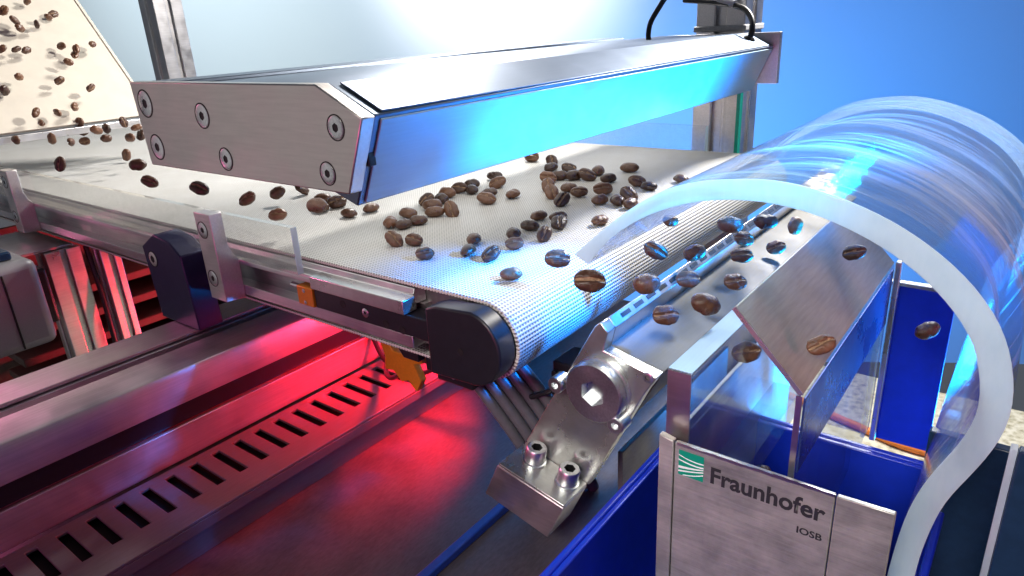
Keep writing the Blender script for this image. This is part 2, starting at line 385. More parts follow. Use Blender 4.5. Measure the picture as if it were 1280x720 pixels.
# near side rail: top lip, groove, bottom lip
m = MB(); m.prism([(181.5, -9.2), (194.8, -9.2), (194.8, -2.2), (188.6, -2.2), (187.2, -4.6), (182.6, -5.6), (181.5, -7)], -1320, -202, 'x'); m.build('upper_rail', 'alu_x', cv, bevel=.35)
m = MB(); m.box(-1320, -199, 190.5, 194.8, -23, -9.4); m.build('rail_web', 'alu_x', cv)
m = MB(); m.prism([(181.5, -26.6), (194.8, -26.6), (194.8, -22.2), (185.5, -22.2), (181.5, -20.8)], -1320, -199, 'x'); m.build('lower_rail', 'alu_x', cv, bevel=.35)
m = MB(); m.box(-1320, -202, 512.5, 523, -29, -2.4); m.build('far_rail', 'alu_x', cv, bevel=.5)
m = MB(); m.box(-262, -200, 179.0, 186.9, -10.6, -4.4); m.build('edge_strip', 'polished', cv, bevel=.4)
# nose bearing block
def nose():
    P = [(-187, -33.6), (-187, -4.4), (-181, -2.4)]
    for k in range(15):
        a = math.radians(82 - k * 166 / 14); P.append((RX + 15.9 * math.cos(a), RZ + .3 + 15.9 * math.sin(a)))
    o = MB().prism(P[::-1], 178.5, 188.4).build('nose_block', 'black_plastic', cv, bevel=.9, seg=3)
    MB().lathe((RX - 4, 178.45, RZ - 2), (0, -1, 0), [(1.5, -.2), (1.5, .06)], 18).build('pin_hole', 'black_hole', o)
    b = MB().box(-262, -187.05, 180.5, 190, -20.5, -11.0).build('take_up_bar', 'black_plastic', cv, bevel=.4)
    csk(b, (-226.5, 180.5, -15.6), (0, -1, 0), 2.1, ('zinc', 'black_hole'))
    for x, z in ((-241.5, -14.6), (-213.6, -18.2), (-203.5, -18.6)):
        MB().lathe((x, 180.45, z), (0, -1, 0), [(1.9, -.3), (1.9, .08), (1.35, .02)], 18).build('tapped_hole', 'black_hole', b)
    g = MB().box(-274, -262.3, 179.5, 190, -20.5, -11.0).build('brass_block', 'brass', cv, bevel=.4)
    for z in (-12.9, -18.8): MB().lathe((-268.4, 179.5, z), (0, -1, 0), [(1.0, -.2), (1.0, .25), (.6, .3)], 14).build('rivet', 'zinc', g)
    s = MB(); s.lathe((-285, 185.5, -14.6), (1, 0, 0), [(1.3, -1), (1.3, 11)], 14); s.build('tension_screw', 'zinc', cv)
    MB().lathe((-277.5, 185.5, -14.6), (1, 0, 0), [(2.3, 0), (2.3, 2.5)], 6).build('lock_nut', 'brass', cv)
nose()

# support block under the conveyor
sb = thing('support_block', 'dark navy metal block with one socket screw under the conveyor', 'support block', (-378, 176, -50))
P = [(-397, -50), (-401, -7), (-384.5, 2), (-368, -.5), (-358.5, -7), (-355.5, -50)]
MB().prism(P, 168, 182.5).build('body', 'navy_block', sb, bevel=.7)
csk(sb, (-391, 168, -13.4), (0, -1, 0), 4.2, ('bracket', 'black_hole'), 'socket_screw', .3, .55)

# ------------------------------------------------------------------ side guards (clear strips) with their brackets
def guard(name, label, y0, y1, x1):
    g = thing(name, label, 'guard strip', (-640, y0, 0))
    MB().box(-1300, x1, y0, y1, -4.4, 18.6).build('clear_strip', 'acrylic_guard', g, bevel=.3)
    MB().box(x1 + .03, x1 + .35, y0 + .2, y1 - .2, -4.2, 18.4).build('sawn_end', 'acrylic_sawn_edge', g)
    return g
ga = guard('side_guide', 'clear acrylic side strip standing along the near edge of the belt', 177.4, 180.9, -268)
gb = guard('side_guide', 'clear acrylic side strip standing along the far edge of the belt', 520.5, 526, -213)
def bracket(x, label):
    b = thing('guide_bracket', label, 'bracket', (x, 175, -30), 'brackets along the near conveyor rail')
    P = [(170.2, 19.6), (177.2, 19.6), (177.2, 3), (179.2, -3), (188.3, -5.6), (188.6, -28.0), (170.2, -27.0)]
    MB().prism([(181.4 if p[0] > 185 else p[0], p[1]) for p in P], x - 14.5, x, 'x').build('body', 'bracket', b, bevel=.35)
    for z in (10.8, -15.2): csk(b, (x - 8.6, 170.2, z), (0, -1, 0), 3.9)
    return b
bracket(-324, 'silver guide bracket nearer the nose of the conveyor, beside the navy block')
bracket(-597, 'silver guide bracket cut by the left edge of the picture')

# ------------------------------------------------------------------ light bar over the belt
lb = thing('light_bar', 'long aluminium light bar with chamfered front hanging across the belt', 'light bar', (-250, 350, 42))
B = [(-326.5, 47), (-329, 84.6), (-305, 84.6), (-303, 83), (-272, 83), (-270, 84.6), (-198.6, 84.4), (-177.2, 74.6), (-192, 42.2), (-205, 46.5)]
MB().prism(B, 156.1, 556).build('housing', 'bar_alu', lb, bevel=.5)
n = Vector((14.8 * 0 + 32.4, 0, -14.8)).normalized(); 
m = MB(); f0, f1 = Vector((-177.9, 0, 73.2)), Vector((-191.6, 0, 43.2))
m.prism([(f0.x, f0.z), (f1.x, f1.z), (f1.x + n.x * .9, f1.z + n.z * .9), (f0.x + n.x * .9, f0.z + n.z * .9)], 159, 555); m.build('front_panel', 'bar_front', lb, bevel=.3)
m = MB(); c0, c1 = Vector((-197.6, 0, 84.1)), Vector((-177.9, 0, 75.1)); cn = Vector((9, 0, 19.7)).normalized()
m.prism([(c0.x, c0.z), (c1.x, c1.z), (c1.x + cn.x * .6, c1.z + cn.z * .6), (c0.x + cn.x * .6, c0.z + cn.z * .6)], 160, 555); m.build('chamfer_panel', 'bar_alu', lb, bevel=.25)
E_ = [(-326.3, 48.3), (-329.2, 85), (-198.3, 84.7), (-176.6, 74.3), (-188, 48.2)]
ep = MB().prism(E_, 150, 155.9).build('end_plate', 'alu_plate', lb, bevel=.5)
for x, z, r in ((-319, 75.8, 5.3), (-273.5, 72, 4.5), (-190.3, 70.8, 3.9), (-316.9, 56.9, 5.0), (-262.1, 55.3, 4.1), (-198.1, 54.7, 3.7)):
    csk(ep, (x, 150, z), (0, -1, 0), r)
m = MB(); m.box(-189.6, -183.0, 156.2, 159.6, 57, 62); m.build('latch', 'black_plastic', lb, bevel=.3)
MB().box(-265, -172.6, 556.1, 561, 47.4, 84.6).build('far_end_plate', 'alu', lb, bevel=.4)
MB().box(-250, -200, 561.1, 566, 50, 80).build('mounting_plate', 'alu', lb, bevel=.4)
gl_ = MB().lathe((-189.5, 536, 79.6), (.4, 0, 1), [(4.4, -1), (4.4, 2.0), (3.2, 3.2)], 20).build('cable_gland', 'black_plastic', lb)

def cable(name, label, pts, r, mat='cable_black', n=36):
    o = MB().tube(bezier(pts, n), r, 10).build(name, mat, base=pts[0])
    return tag(o, label, 'cable')
cable('lamp_cable', 'black cable rising from the middle of the light bar top', [(-242, 480, 83), (-242.5, 480, 89), (-240, 479, 97), (-233, 480, 108), (-224, 482, 122), (-212, 486, 150), (-200, 490, 190)], 1.9)
cable('lamp_cable', 'black cable arching from the frame post down to the bar end', [(-252, 560, 111), (-233, 556, 109), (-212, 551, 106), (-198, 546, 102), (-190, 541, 95), (-187.6, 537, 88), (-188.4, 536, 81)], 2.1)

# ------------------------------------------------------------------ frame posts (slotted profiles)
def profile(w, d, groove=4.5, depth=5.5, lip=1.0):
    """square T-slot outline centred on 0, groove in every side"""
    P = []; hw, hd = w / 2, d / 2
    def side(a, b, nrm):
        a, b, nrm = Vector(a), Vector(b), Vector(nrm); t = (b - a).normalized(); mid = (a + b) / 2
        return [a, mid - t * groove, mid - t * groove - nrm * 1.6, mid - t * (groove + 3) - nrm * 1.9, mid - t * (groove + 2) - nrm * depth,
                mid + t * (groove + 2) - nrm * depth, mid + t * (groove + 3) - nrm * 1.9, mid + t * groove - nrm * 1.6, mid + t * groove]
    for a, b, nn in (((-hw, -hd), (hw, -hd), (0, -1)), ((hw, -hd), (hw, hd), (1, 0)), ((hw, hd), (-hw, hd), (0, 1)), ((-hw, hd), (-hw, -hd), (-1, 0))):
        P += side(a, b, nn)
    return [(p.x, p.y) for p in P]
def post(cx, cy, w, d, label, z0=-330, z1=420):
    o = MB().prism([(cx + a, cy + b) for a, b in profile(w, d)], z0, z1, 'z').build('frame_post', 'alu', base=(cx, cy, z0), bevel=.8)
    return tag(o, label, 'post', 'upright slotted frame posts')
post(-224, 587, 40, 40, 'slotted aluminium frame post behind the right end of the light bar')
post(-1128, 589, 44, 46, 'slotted aluminium frame post left, above the near end of the light bar')
tie = MB(); tie.prism([(-245.5, 565.2), (-202.5, 565.2), (-202.5, 608), (-245.5, 608)], 86, 90.5, 'z')
tag(tie.build('cable_tie', 'cable_tie', base=(-224, 565, 86), bevel=.8), 'pale plastic band round the post above the light bar', 'cable tie')
tie = MB(); tie.tube(bezier([(-246, 562, 112), (-232, 558, 110), (-216, 553, 108), (-206, 550, 105.5)], 12), 3.2, 12)
tag(tie.build('cable_sleeve', 'cable_tie', base=(-230, 558, 110)), 'clear white sleeve round the arching black cable', 'sleeve')
gp = thing('glass_strip', 'upright clear strip with a green edge in front of the right post', 'glass strip', (-204, 562, -60))
MB().box(-213.5, -203.2, 557, 563, -60, 44).build('pane', 'acrylic_guard', gp, bevel=.2)
MB().box(-203.0, -200.2, 557, 563, -60, 44).build('green_edge', 'green_edge', gp)

# ------------------------------------------------------------------ feed chute
fc = thing('feed_chute', 'cream sheet chute sloping down to the belt at the left', 'chute', (-714, 230, 38))
d_ = Vector((-.7018, 0, .7123)); n_ = Vector((.7123, 0, .7018)); f_ = Vector((-692, 0, 37.5))
S = [f_, f_ + d_ * 330, f_ + d_ * 330 - n_ * 3, f_ - n_ * 3]
MB().prism([(p.x, p.z) for p in S], 60, 331.5).build('sheet', 'chute_white', fc, bevel=.5)
S = [f_ + d_ * 2, f_ + d_ * 330, f_ + d_ * 330 + n_ * .9, f_ + d_ * 2 + n_ * .9]
MB().prism([(p.x, p.z) for p in S], 329.8, 332.6).build('edge_trim', 'chute_white', fc, bevel=.3)
MB().box(-700, -688.5, 60, 331.5, 28.5, 34.8).build('lip_rail', 'alu', fc, bevel=.6)

# ------------------------------------------------------------------ machine frame below: slotted beam, wire duct, base
bx0, bx1, bz0, bz1 = -384.0, -319.6, -97.0, -50.0
m = MB()
P = [(bx0, bz0), (bx0, bz1), (-359, bz1), (-359, bz1 - 2), (-362, bz1 - 2.2), (-362, bz1 - 9), (-342, bz1 - 9), (-342, bz1 - 2.2), (-345, bz1 - 2), (-345, bz1), (-323.5, bz1),
     (-321, bz1 - .8), (bx1, bz1 - 3.5), (bx1, -68), (bx1 - 2, -68), (bx1 - 2.2, -65), (bx1 - 9, -65), (bx1 - 9, -82), (bx1 - 2.2, -82), (bx1 - 2, -79), (bx1, -79), (bx1, bz0)]
fb_ = m.prism(P, -160, 640).build('frame_beam', 'beam_alu', base=(-352, 240, bz0), bevel=.45)
MB().box(bx1 - 8.8, bx1 - 2.6, -160, 640, -78.6, -68.4).build('groove_shade_strip', 'black_plastic', fb_, bevel=.3)  # black strip added to paint the groove's shade
tag(fb_, 'large slotted aluminium beam running under the conveyor at lower left', 'beam')
MB_ = MB().box(-361.6, -356.8, -160, 640, bz1 - 6.5, bz1 - 2.4)
tag(MB_.build('slot_cover', 'alu', base=(-357, 240, bz1 - 3), bevel=.3), 'thin bright strip lying in the slot of the large beam', 'cover strip')

wd = thing('wire_duct', 'dark grey slotted wire duct beside the large beam, glowing red at one end', 'wire duct', (-293, 200, -117))
ys = [43.5 + 12.1 * k for k in range(-7, 30)]
def duct_cover():
    x0, x1, sx0, sx1, sw = -317.0, -269.0, -314.0, -285.0, 4.6
    m = MB()
    def slab(a, b, c, d): m.box(a, b, c, d, -98.6, -97)
    slab(sx1, x1, ys[0] - 8, ys[-1] + 12); slab(x0, sx0, ys[0] - 8, ys[-1] + 12)
    prev = ys[0] - 8
    for y in ys:
        slab(sx0 - .02, sx1 + .02, prev, y - sw / 2); prev = y + sw / 2
    slab(sx0 - .02, sx1 + .02, prev, ys[-1] + 12)
    return m
# cover as one sheet with real openings
m = MB()
xs_ = [-317, -314, -311.6, -285, -269]; sw = 4.6
yl = [ys[0] - 8]
for y in ys: yl += [y - sw / 2, y + sw / 2]
yl.append(ys[-1] + 12)
grid = [[m.bm.verts.new((x, y, -97)) for y in yl] for x in xs_]
for i in range(4):
    for j in range(len(yl) - 1):
        if j % 2 == 1 and i == 2: continue
        m.face((grid[i][j], grid[i + 1][j], grid[i + 1][j + 1], grid[i][j + 1]))
ret = bmesh.ops.extrude_face_region(m.bm, geom=list(m.bm.faces))
bmesh.ops.translate(m.bm, vec=(0, 0, -1.6), verts=[g for g in ret['geom'] if isinstance(g, bmesh.types.BMVert)])
m.build('slotted_cover', 'duct_grey', wd, bevel=.3)
MB().box(-317, -315.4, yl[0], yl[-1], -116.8, -98.8).build('side_wall', 'duct_grey', wd)
MB().box(-270.6, -269.0, yl[0], yl[-1], -104, -98.8).build('cover_lip', 'duct_grey', wd, bevel=.3)
MB().box(-273.5, -271.5, yl[0], yl[-1], -116.8, -98.8).build('side_wall', 'duct_grey', wd)
MB().box(-315.2, -273.7, yl[0], yl[-1], -104, -101).build('bottom', 'black_hole', wd)  # black sheet raised close under the slots, stands in for shade inside
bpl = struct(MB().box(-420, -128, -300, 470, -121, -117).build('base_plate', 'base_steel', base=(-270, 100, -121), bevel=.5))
MB().box(-131, -128.5, 236, 365, -116.9, -84).build('light_shield', 'base_steel', bpl, bevel=.4)  # added plate that keeps cyan light off the base and beam
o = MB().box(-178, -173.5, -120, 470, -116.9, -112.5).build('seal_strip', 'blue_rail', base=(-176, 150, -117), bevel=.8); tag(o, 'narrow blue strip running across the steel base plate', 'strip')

# ------------------------------------------------------------------ clutter at the left behind the beam
mo = thing('motor_housing', 'rounded grey motor housing at the left edge behind the beam', 'motor', (-560, 110, -90))
def rbox(x0, x1, y0, y1, z0, z1, bev, mat, name, par): return MB().box(x0, x1, y0, y1, z0, z1).build(name, mat, par, bevel=bev, seg=4)
rbox(-600, -520, 40, 150, -88.5, -28, 6, 'motor_grey', 'housing', mo)
rbox(-519.9, -518.9, 127.5, 128.6, -86, -34, .2, 'black_hole', 'seam', mo)
rbox(-590, -530, 60, 140, -27.9, -22, 1.5, 'dark_blue_panel', 'lid', mo)
rbox(-585, -535, 150.1, 158, -80, -40, 2, 'black_plastic', 'gearbox_flange', mo)
sp = MB().prism([(-640, 120), (-560, 120), (-560, 186), (-640, 186)], -35.5, -33.5, 'z')
tag(sp.build('shelf_plate', 'alu', base=(-600, 150, -35), bevel=.3), 'pale horizontal plate under the conveyor left', 'plate')
def leg(cx, cy, w, d, lab, mat='alu'):
    o = MB().prism([(cx + a, cy + b) for a, b in profile(w, d, 2.2, 3)], -330, -36, 'z').build('support_post', mat, base=(cx, cy, -330), bevel=.6)
    return tag(o, lab, 'leg', 'upright conveyor legs left of the navy block')
leg(-566, 178, 20, 24, 'slotted conveyor leg nearest the grey motor housing, lit red below')
leg(-556, 206, 16, 14, 'slim conveyor leg glowing red, beside the dark opening')
cable('motor_cable', 'thick red lit cable hanging beside the slim conveyor leg', [(-566, 214, -40), (-560, 212, -70), (-554, 209, -110), (-556, 206, -170), (-566, 200, -230)], 3.2, 'cable_grey')
cable('motor_cable', 'thin dark cable hanging between the two conveyor legs', [(-560, 195, -38), (-552, 194, -75), (-546, 192, -120), (-552, 196, -200)], 1.9, 'cable_black')
for i, (z, x, lab) in enumerate(((-92, -640, 'topmost'), (-112, -632, 'second'), (-132, -624, 'third'), (-154, -616, 'lowest'))):
    o = MB().box(x - 60, x, 150, 520, z - 7, z).build('shelf_board', 'dark_wood', base=(x - 30, 330, z), bevel=.8)
    tag(o, lab + ' dark red lit board in the gap beside the navy block', 'board', 'boards behind the beam')
pn = MB().box(-700, -694, 120, 520, -330, -40).build('cabinet_panel', 'dark_wood', base=(-697, 320, -330)); tag(pn, 'brown panel behind the boards under the conveyor', 'panel')

# ------------------------------------------------------------------ brass plate, sensor and hoses under the nose
gp_ = thing('pivot_plate', 'orange brass plate with notched outline under the belt nose', 'plate', (-215, 215, -60))
P = [(-246, -42), (-240, -41), (-237, -46), (-230, -46), (-226, -40), (-216, -42), (-217, -48), (-223, -50), (-219, -58), (-223, -65), (-228, -60), (-233, -62), (-238, -57), (-244, -58), (-243, -50)]
MB().prism(P, 202, 206).build('body', 'brass', gp_, bevel=.4)
MB().prism([(-230, -40.5), (-216, -40.5), (-216, -45.5), (-226, -45.5)], 199, 203.8).build('clip', 'black_plastic', gp_, bevel=.4)
sn = thing('sensor_block', 'small black sensor block beneath the belt nose', 'sensor', (-190, 210, -50))
MB().box(-206, -184, 200, 214, -52, -41).build('body', 'black_plastic', sn, bevel=1.2)
MB().lathe((-195, 199.9, -47), (0, -1, 0), [(1.6, -.5), (1.6, .5)], 16).build('screw', 'zinc', sn)
MB().box(-214, -206.1, 201.5, 212, -50, -43).build('connector', 'black_plastic', sn, bevel=.8)
hn = ['outermost', 'second', 'third', 'fourth', 'innermost']
for i in range(5):
    ox, oy = i * 6.2, i * 3.4
    cable('air_hose', hn[i] + ' dark hose of the bundle running from the belt nose to the base', [(-212 + ox * .6, 214 + oy, -43), (-200 + ox * .8, 214 + oy, -52 + i), (-186 + ox, 217 + oy, -70), (-175 + ox * .9, 222 + oy, -90), (-166 + ox * .7, 230 + oy, -116)], 2.9, 'cable_grey', 30)['group'] = 'hoses bundled behind the nozzle bracket'
cable('sensor_cable', 'thin black cable looping behind the nozzle bracket', [(-170, 224, -62), (-160, 224, -56), (-152, 226, -50), (-148, 230, -44), (-140, 236, -40)], 1.3)
for k_, (pts_, lab_) in enumerate((([(-330, 300, -60), (-312, 270, -84), (-296, 246, -90), (-276, 232, -86), (-252, 226, -70)], 'thin black cable crossing the red lit end of the wire duct'),
        ([(-330, 262, -70), (-300, 250, -90), (-270, 252, -90), (-245, 262, -70)], 'short dark cable lying across the far duct slots'))):
    cable('duct_cable', lab_, pts_, 1.5)
vb = thing('valve_block', 'small black valve block with fins behind the nozzle bracket', 'valve', (-150, 236, -60))
MB().box(-160, -141, 228, 246, -60, -42).build('body', 'black_plastic', vb, bevel=.8)
for k in range(4): MB().box(-159 + k * 4.6, -157 + k * 4.6, 225.6, 227.9, -58, -46).build('fin', 'black_plastic', vb, bevel=.2)
MB().box(-152, -137, 246.2, 330, -46, -36).build('manifold', 'duct_grey', vb, bevel=.8)

# ------------------------------------------------------------------ nozzle bar
nz = thing('nozzle_bar', 'machined steel air nozzle bar with slotted edge and bolted end bracket', 'nozzle bar', (-130, 330, -80))
T0, T1, T2, C0, D0 = (-126.3, -10.2), (-123.6, -7.9), (-120.4, -11.6), (-122.4, -19.6), (-99.7, -25.2)
NE = 520.0
body = MB().prism([C0, D0, (-112, -48), (-140, -40), (-134.5, -22)], 215.2, NE).build('body', 'nozzle_top', nz, bevel=.3)
# slotted strip along the top edge
w_ = Vector((T2[0] - T0[0], 0, T2[1] - T0[1]))
strip = MB().prism([(-133.2, -20), T0, T1, T2, C0], 215.2, NE).build('slotted_edge', 'alu_plate', nz, bevel=.25)
sv = Vector((T2[0] - T1[0], 0, T2[1] - T1[1])).normalized(); nv = Vector((-sv.z, 0, sv.x))
if nv.z < 0: nv = -nv
k = 0; y = 226.0
mid = Vector(((T1[0] + T2[0]) / 2, 0, (T1[1] + T2[1]) / 2))
sl = MB().obox((0, 0, 0), sv, (0, 1, 0), nv, .95, 3.6, .12)
first = sl.build('nozzle_slot', 'black_hole', strip, base=(0, 0, 0)); first.parent = strip
while y < NE - 8:
    o = first if k == 0 else first.copy()
    if k: COL.objects.link(o); o.parent = strip
    c = mid + nv * .06 + Vector((0, y, 0)); o.location = (c - Vector(nz['_b'])) * K
    y += 11.0; k += 1
# end plate: follows the tilted section
EP = [T0, T1, T2, C0, D0, (-104.5, -33), (-129.9, -85.1), (-163.7, -77.2)]
ep = MB().prism(EP, 209.0, 215.0).build('end_plate', 'polished', nz, bevel=.4)
plug = MB().socket((-123.4, 209, -35.6), (0, -1, 0), [(12.9, -.1), (12.9, 1.6), (11.9, 1.9), (11.9, 3.0), (12.7, 3.3), (12.7, 6.2), (12.0, 6.9)], 5.6, 4.0, 48, 1, spin=.3).build('plug', ['zinc', 'zinc'], ep)
for x, z in ((-141.2, -37.4), (-113.6, -47.0)):
    MB().socket((x, 209, z), (0, -1, 0), [(3.6, -.1), (3.6, 6.2), (3.2, 6.7)], 1.7, 2, 24, 0).build('cap_screw', 'zinc', ep)
MB().socket((-103.2, 209, -24.6 - 1.2), (0, -1, 0), [(2.2, -.1), (2.2, .3), (1.9, .5)], 1.0, 1, 20, 1).build('set_screw', ['zinc', 'black_hole'], ep)
FT = [(-164.6, -77.6), (-130.6, -85.6), (-139.4, -104.4), (-172.9, -95.8)]
ft = MB().prism(FT, 190.5, 208.9).build('foot_block', 'bracket', nz, bevel=.4)
wv_ = Vector((34, 0, -8)).normalized(); nn_ = Vector((8, 0, 34)).normalized()
tp = MB(); q0 = Vector((-164.6, 0, -77.6)); q1 = Vector((-130.6, 0, -85.6))
tp.prism([(p.x, p.z) for p in (q0 + wv_ * .3 + nn_ * .02, q1 - wv_ * .3 + nn_ * .02, q1 - wv_ * .3 + nn_ * 1.2, q0 + wv_ * .3 + nn_ * 1.2)], 190.9, 208.8)
ftp = tp.build('foot_top_plate', 'polished', nz, bevel=.25)
for fr, yy in ((.30, 203.4), (.80, 203.0)):
    c = q0 + (q1 - q0) * fr + nn_ * 1.2 + Vector((0, yy, 0))
    s_ = MB().socket(c, nn_, [(5.3, 0), (5.3, .9), (4.6, 1.1), (4.6, 7.2), (4.1, 7.9)], 2.5, 3.4, 36, 1).build('cap_screw', ['zinc', 'black_hole'], ftp)

# ------------------------------------------------------------------ bin with lettering
bn_ = thing('sorting_bin', 'worn steel sorting bin with green emblem and black lettering on its front', 'bin', (-45, 220, -130))
fw = MB(); fw.prism([(-72.3, -18.2), (-27.6, -18.6), (-27.6, -135), (-72.3, -135)], 165, 166.6); fw = fw.build('front_wall', 'worn_steel', bn_, bevel=.3)
MB().prism([(-77.3, -17.0), (-72.6, -18.0), (-72.6, -135), (-77.3, -135)], 164.6, 167.0).build('corner_strip', 'worn_steel', bn_, bevel=.35)
MB().prism([(-27.3, -18.7), (-13.6, -18.3), (-13.6, -135), (-27.3, -135)], 165.05, 166.7).build('front_panel', 'worn_steel', bn_, bevel=.3)
MB().box(-77.3, -75.8, 167.2, 300, -135, -22).build('side_wall', 'steel', bn_, bevel=.3)
m = MB()
rs = random.Random(5)
for i in range(11):
    xx = -71.5 + i * 4.0
    m.prism([(xx, -18.95 + rs.uniform(-.15, .1)), (xx + 3.98, -18.95 + rs.uniform(-.15, .1)), (xx + 3.98, -18.1 + rs.uniform(-.12, .22)), (xx, -18.1 + rs.uniform(-.12, .22))], 164.75, 164.98)
m.build('folded_edge', 'steel', fw)
def text(s, x, z, size, y, parent, name, shear=0.0, bold=.02, width=None):
    c = bpy.data.curves.new(name, 'FONT'); c.body = s; c.size = 1; c.offset = bold; c.extrude = 0.0; c.resolution_u = 3
    o = bpy.data.objects.new(name, c); COL.objects.link(o); bpy.context.view_layer.update()
    me = bpy.data.meshes.new_from_object(o.evaluated_get(bpy.context.evaluated_depsgraph_get())); bpy.data.objects.remove(o)
    xs = [v.co.x for v in me.vertices]; w0 = min(xs); sc = width / (max(xs) - w0) if width else size
    bb = Vector(parent['_b'])
    capz = max(v.co.y for v in me.vertices)
    for v in me.vertices:
        X = x + (v.co.x - w0) * sc; Z = z + v.co.y / capz * size
        v.co = (Vector((X, y, Z)) - bb) * K
    me.materials.clear(); me.materials.append(MATS['ink'])
    ob = bpy.data.objects.new(name, me); COL.objects.link(ob); ob.parent = parent; ob['_b'] = tuple(bb)
    return ob
text('Fraunhofer', -60.9, -28.0, 5.5, 164.93, fw, 'lettering', 0, .028, 31.6)
text('IOSB', -36.0, -34.2, 2.15, 164.93, fw, 'small_lettering', 0, .026, 6.6)
lg = MB(); lg.prism([(-70.9, -20.3), (-63.1, -20.3), (-63.1, -28.9), (-70.9, -28.9)], 164.90, 164.96); lg = lg.build('emblem', 'logo_green', fw)
for (la, lz, ra, rz, th0, th1, sag) in ((-70.9, -22.0, -63.1, -22.9, .28, .42, -.9), (-70.9, -23.6, -63.1, -24.1, .40, .45, -.8), (-70.9, -26.2, -63.1, -24.8, .85, .35, -.35), (-70.9, -27.6, -63.1, -25.6, .5, .35, -.35), (-69.4, -28.7, -63.1, -26.6, .3, .4, -.55)):
    m = MB(); up = []; lo = []
    for i in range(11):
        t = i / 10; x = la + (ra - la) * t; z = lz + (rz - lz) * t + sag * 4 * t * (1 - t) * .5; th = th0 + (th1 - th0) * t
        up.append((x, z + th / 2)); lo.append((x, z - th / 2))
    m.prism(up + lo[::-1], 164.84, 164.88); m.build('stripe', 'logo_white', lg, smooth=False)
    
aw = thing('clear_wall', 'thick clear acrylic wall standing at the left of the sorting bin', 'acrylic wall', (-74, 220, -60))
MB().box(-78, -70.4, 171, 300, -75, 2.0).build('sheet', 'acrylic_wall', aw, bevel=.3)
MB().box(-77.9, -70.5, 170.6, 170.95, -75, 1.9).build('sawn_end', 'alu_plate', aw)
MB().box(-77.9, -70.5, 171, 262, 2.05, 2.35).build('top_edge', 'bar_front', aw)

df = thing('deflector', 'brushed steel deflector plate sloping down inside the clear hood', 'deflector', (-45, 230, 0))
a0, a1 = Vector((-59, 0, 26.0)), Vector((-39.4, 0, 5.0)); dn = Vector((21, 0, 19.6)).normalized()
MB().prism([(p.x, p.z) for p in (a0, a1, a1 - dn * 1.4, a0 - dn * 1.4)], 171, 292).build('sloping_plate', 'deflector_steel', df, bevel=.3)
m = MB().box(-41.3, -39.5, 171, 292, -70, 4.3); m.build('divider', 'acrylic_wall', df, bevel=.2)
MB().box(-39.45, -38.9, 171.5, 289, -20, 3.6).build('divider_plate', 'blue_reflect_steel', df, bevel=.15)  # steel whose blue reflection is painted as its colour
MB().box(-41.2, -39.6, 170.6, 170.95, -70, 4.2).build('divider_edge', 'alu_plate', df)
MB().prism([(p.x, p.z) for p in (a0, a1, a1 - dn * 1.3, a0 - dn * 1.3)], 170.6, 170.95).build('plate_edge', 'polished', df)
MB().box(-38.8, -36.6, 290, 293.5, -75, 6).build('corner_post', 'polished', df, bevel=.4)
cb = thing('clear_channel', 'clear acrylic bar lying across the blue crate inside the bin', 'acrylic bar', (-65, 220, -40))
MB().prism([(-71, -40), (-60, -40), (-60, -50), (-71, -50)], 168, 256).build('bar', 'acrylic_wall', cb, bevel=.4)
bp = thing('back_plate', 'upright glossy blue panel at the back of the sorting bin', 'panel', (-28, 300, -78))
MB().box(-40, -17.5, 300, 302, -79, -7).build('sheet', 'blue_plastic', bp, bevel=.4)
MB().box(-41, -17, 299.4, 303, -6.9, -5.4).build('top_strip', 'steel', bp, bevel=.2)

def crate(name, label, x0, x1, y0, y1, z0, z1, t=2.2):
    c = thing(name, label, 'crate', ((x0 + x1) / 2, (y0 + y1) / 2, z0))
    MB().box(x0, x1, y0, y1, z0, z0 + t).build('bottom', 'blue_plastic', c, bevel=.4)
    for bxx in ((x0, x0 + t, y0, y1), (x1 - t, x1, y0, y1), (x0 + t + .02, x1 - t - .02, y0, y0 + t), (x0 + t + .02, x1 - t - .02, y1 - t, y1)):
        MB().box(*bxx, z0 + t + .02, z1).build('wall', 'blue_plastic', c, bevel=.5)
    for bxx in ((x0 - 2.6, x0 - .02, y0 - 2.6, y1 + 2.6), (x1 + .02, x1 + 2.6, y0 - 2.6, y1 + 2.6), (x0, x1, y0 - 2.6, y0 - .02), (x0, x1, y1 + .02, y1 + 2.6)):
        MB().box(*bxx, z1 - 4, z1 + .6).build('rim', 'blue_plastic', c, bevel=.7)
    return c
crate('blue_crate', 'blue plastic crate standing under the sorting bin', -99, -8, 40, 258, -135, -60)

# ------------------------------------------------------------------ clear hood: bent acrylic sheet with sawn edge
OUT = [(-119.1, 27.2), (-106.8, 38.5), (-95.1, 47.7), (-87.3, 52.3), (-79.2, 55.2), (-68.3, 57.0), (-58, 57.9), (-48.2, 57.0), (-38.5, 54.6), (-30.1, 51.6), (-23.0, 48.2), (-13, 41.5), (-4.9, 33.5), (.1, 25.8), (2.8, 18.3), (4.4, 10.8), (4.5, 2.9), (3.3, -2.8), (1.2, -9.2), (-1.8, -16.5), (-4.7, -23.3), (-6.2, -30.5), (-7.6, -40.2), (-8.2, -50.6), (-8.4, -75)]
INN = [(-114, 24.6), (-107.0, 33.3), (-96.9, 41.4), (-84.7, 47.4), (-73.3, 50.6), (-62.8, 51.7), (-55, 51.5), (-48.7, 50.6), (-42, 49.0), (-30.2, 44.4), (-19.1, 37.6), (-10.5, 29.4), (-5.6, 22.2), (-2.9, 13.5), (-1.9, 7), (-2.3, 1.2), (-4.7, -6.6), (-9.4, -17.9), (-12.1, -27.6), (-13.6, -38.1), (-14.7, -54.1), (-15, -75)]
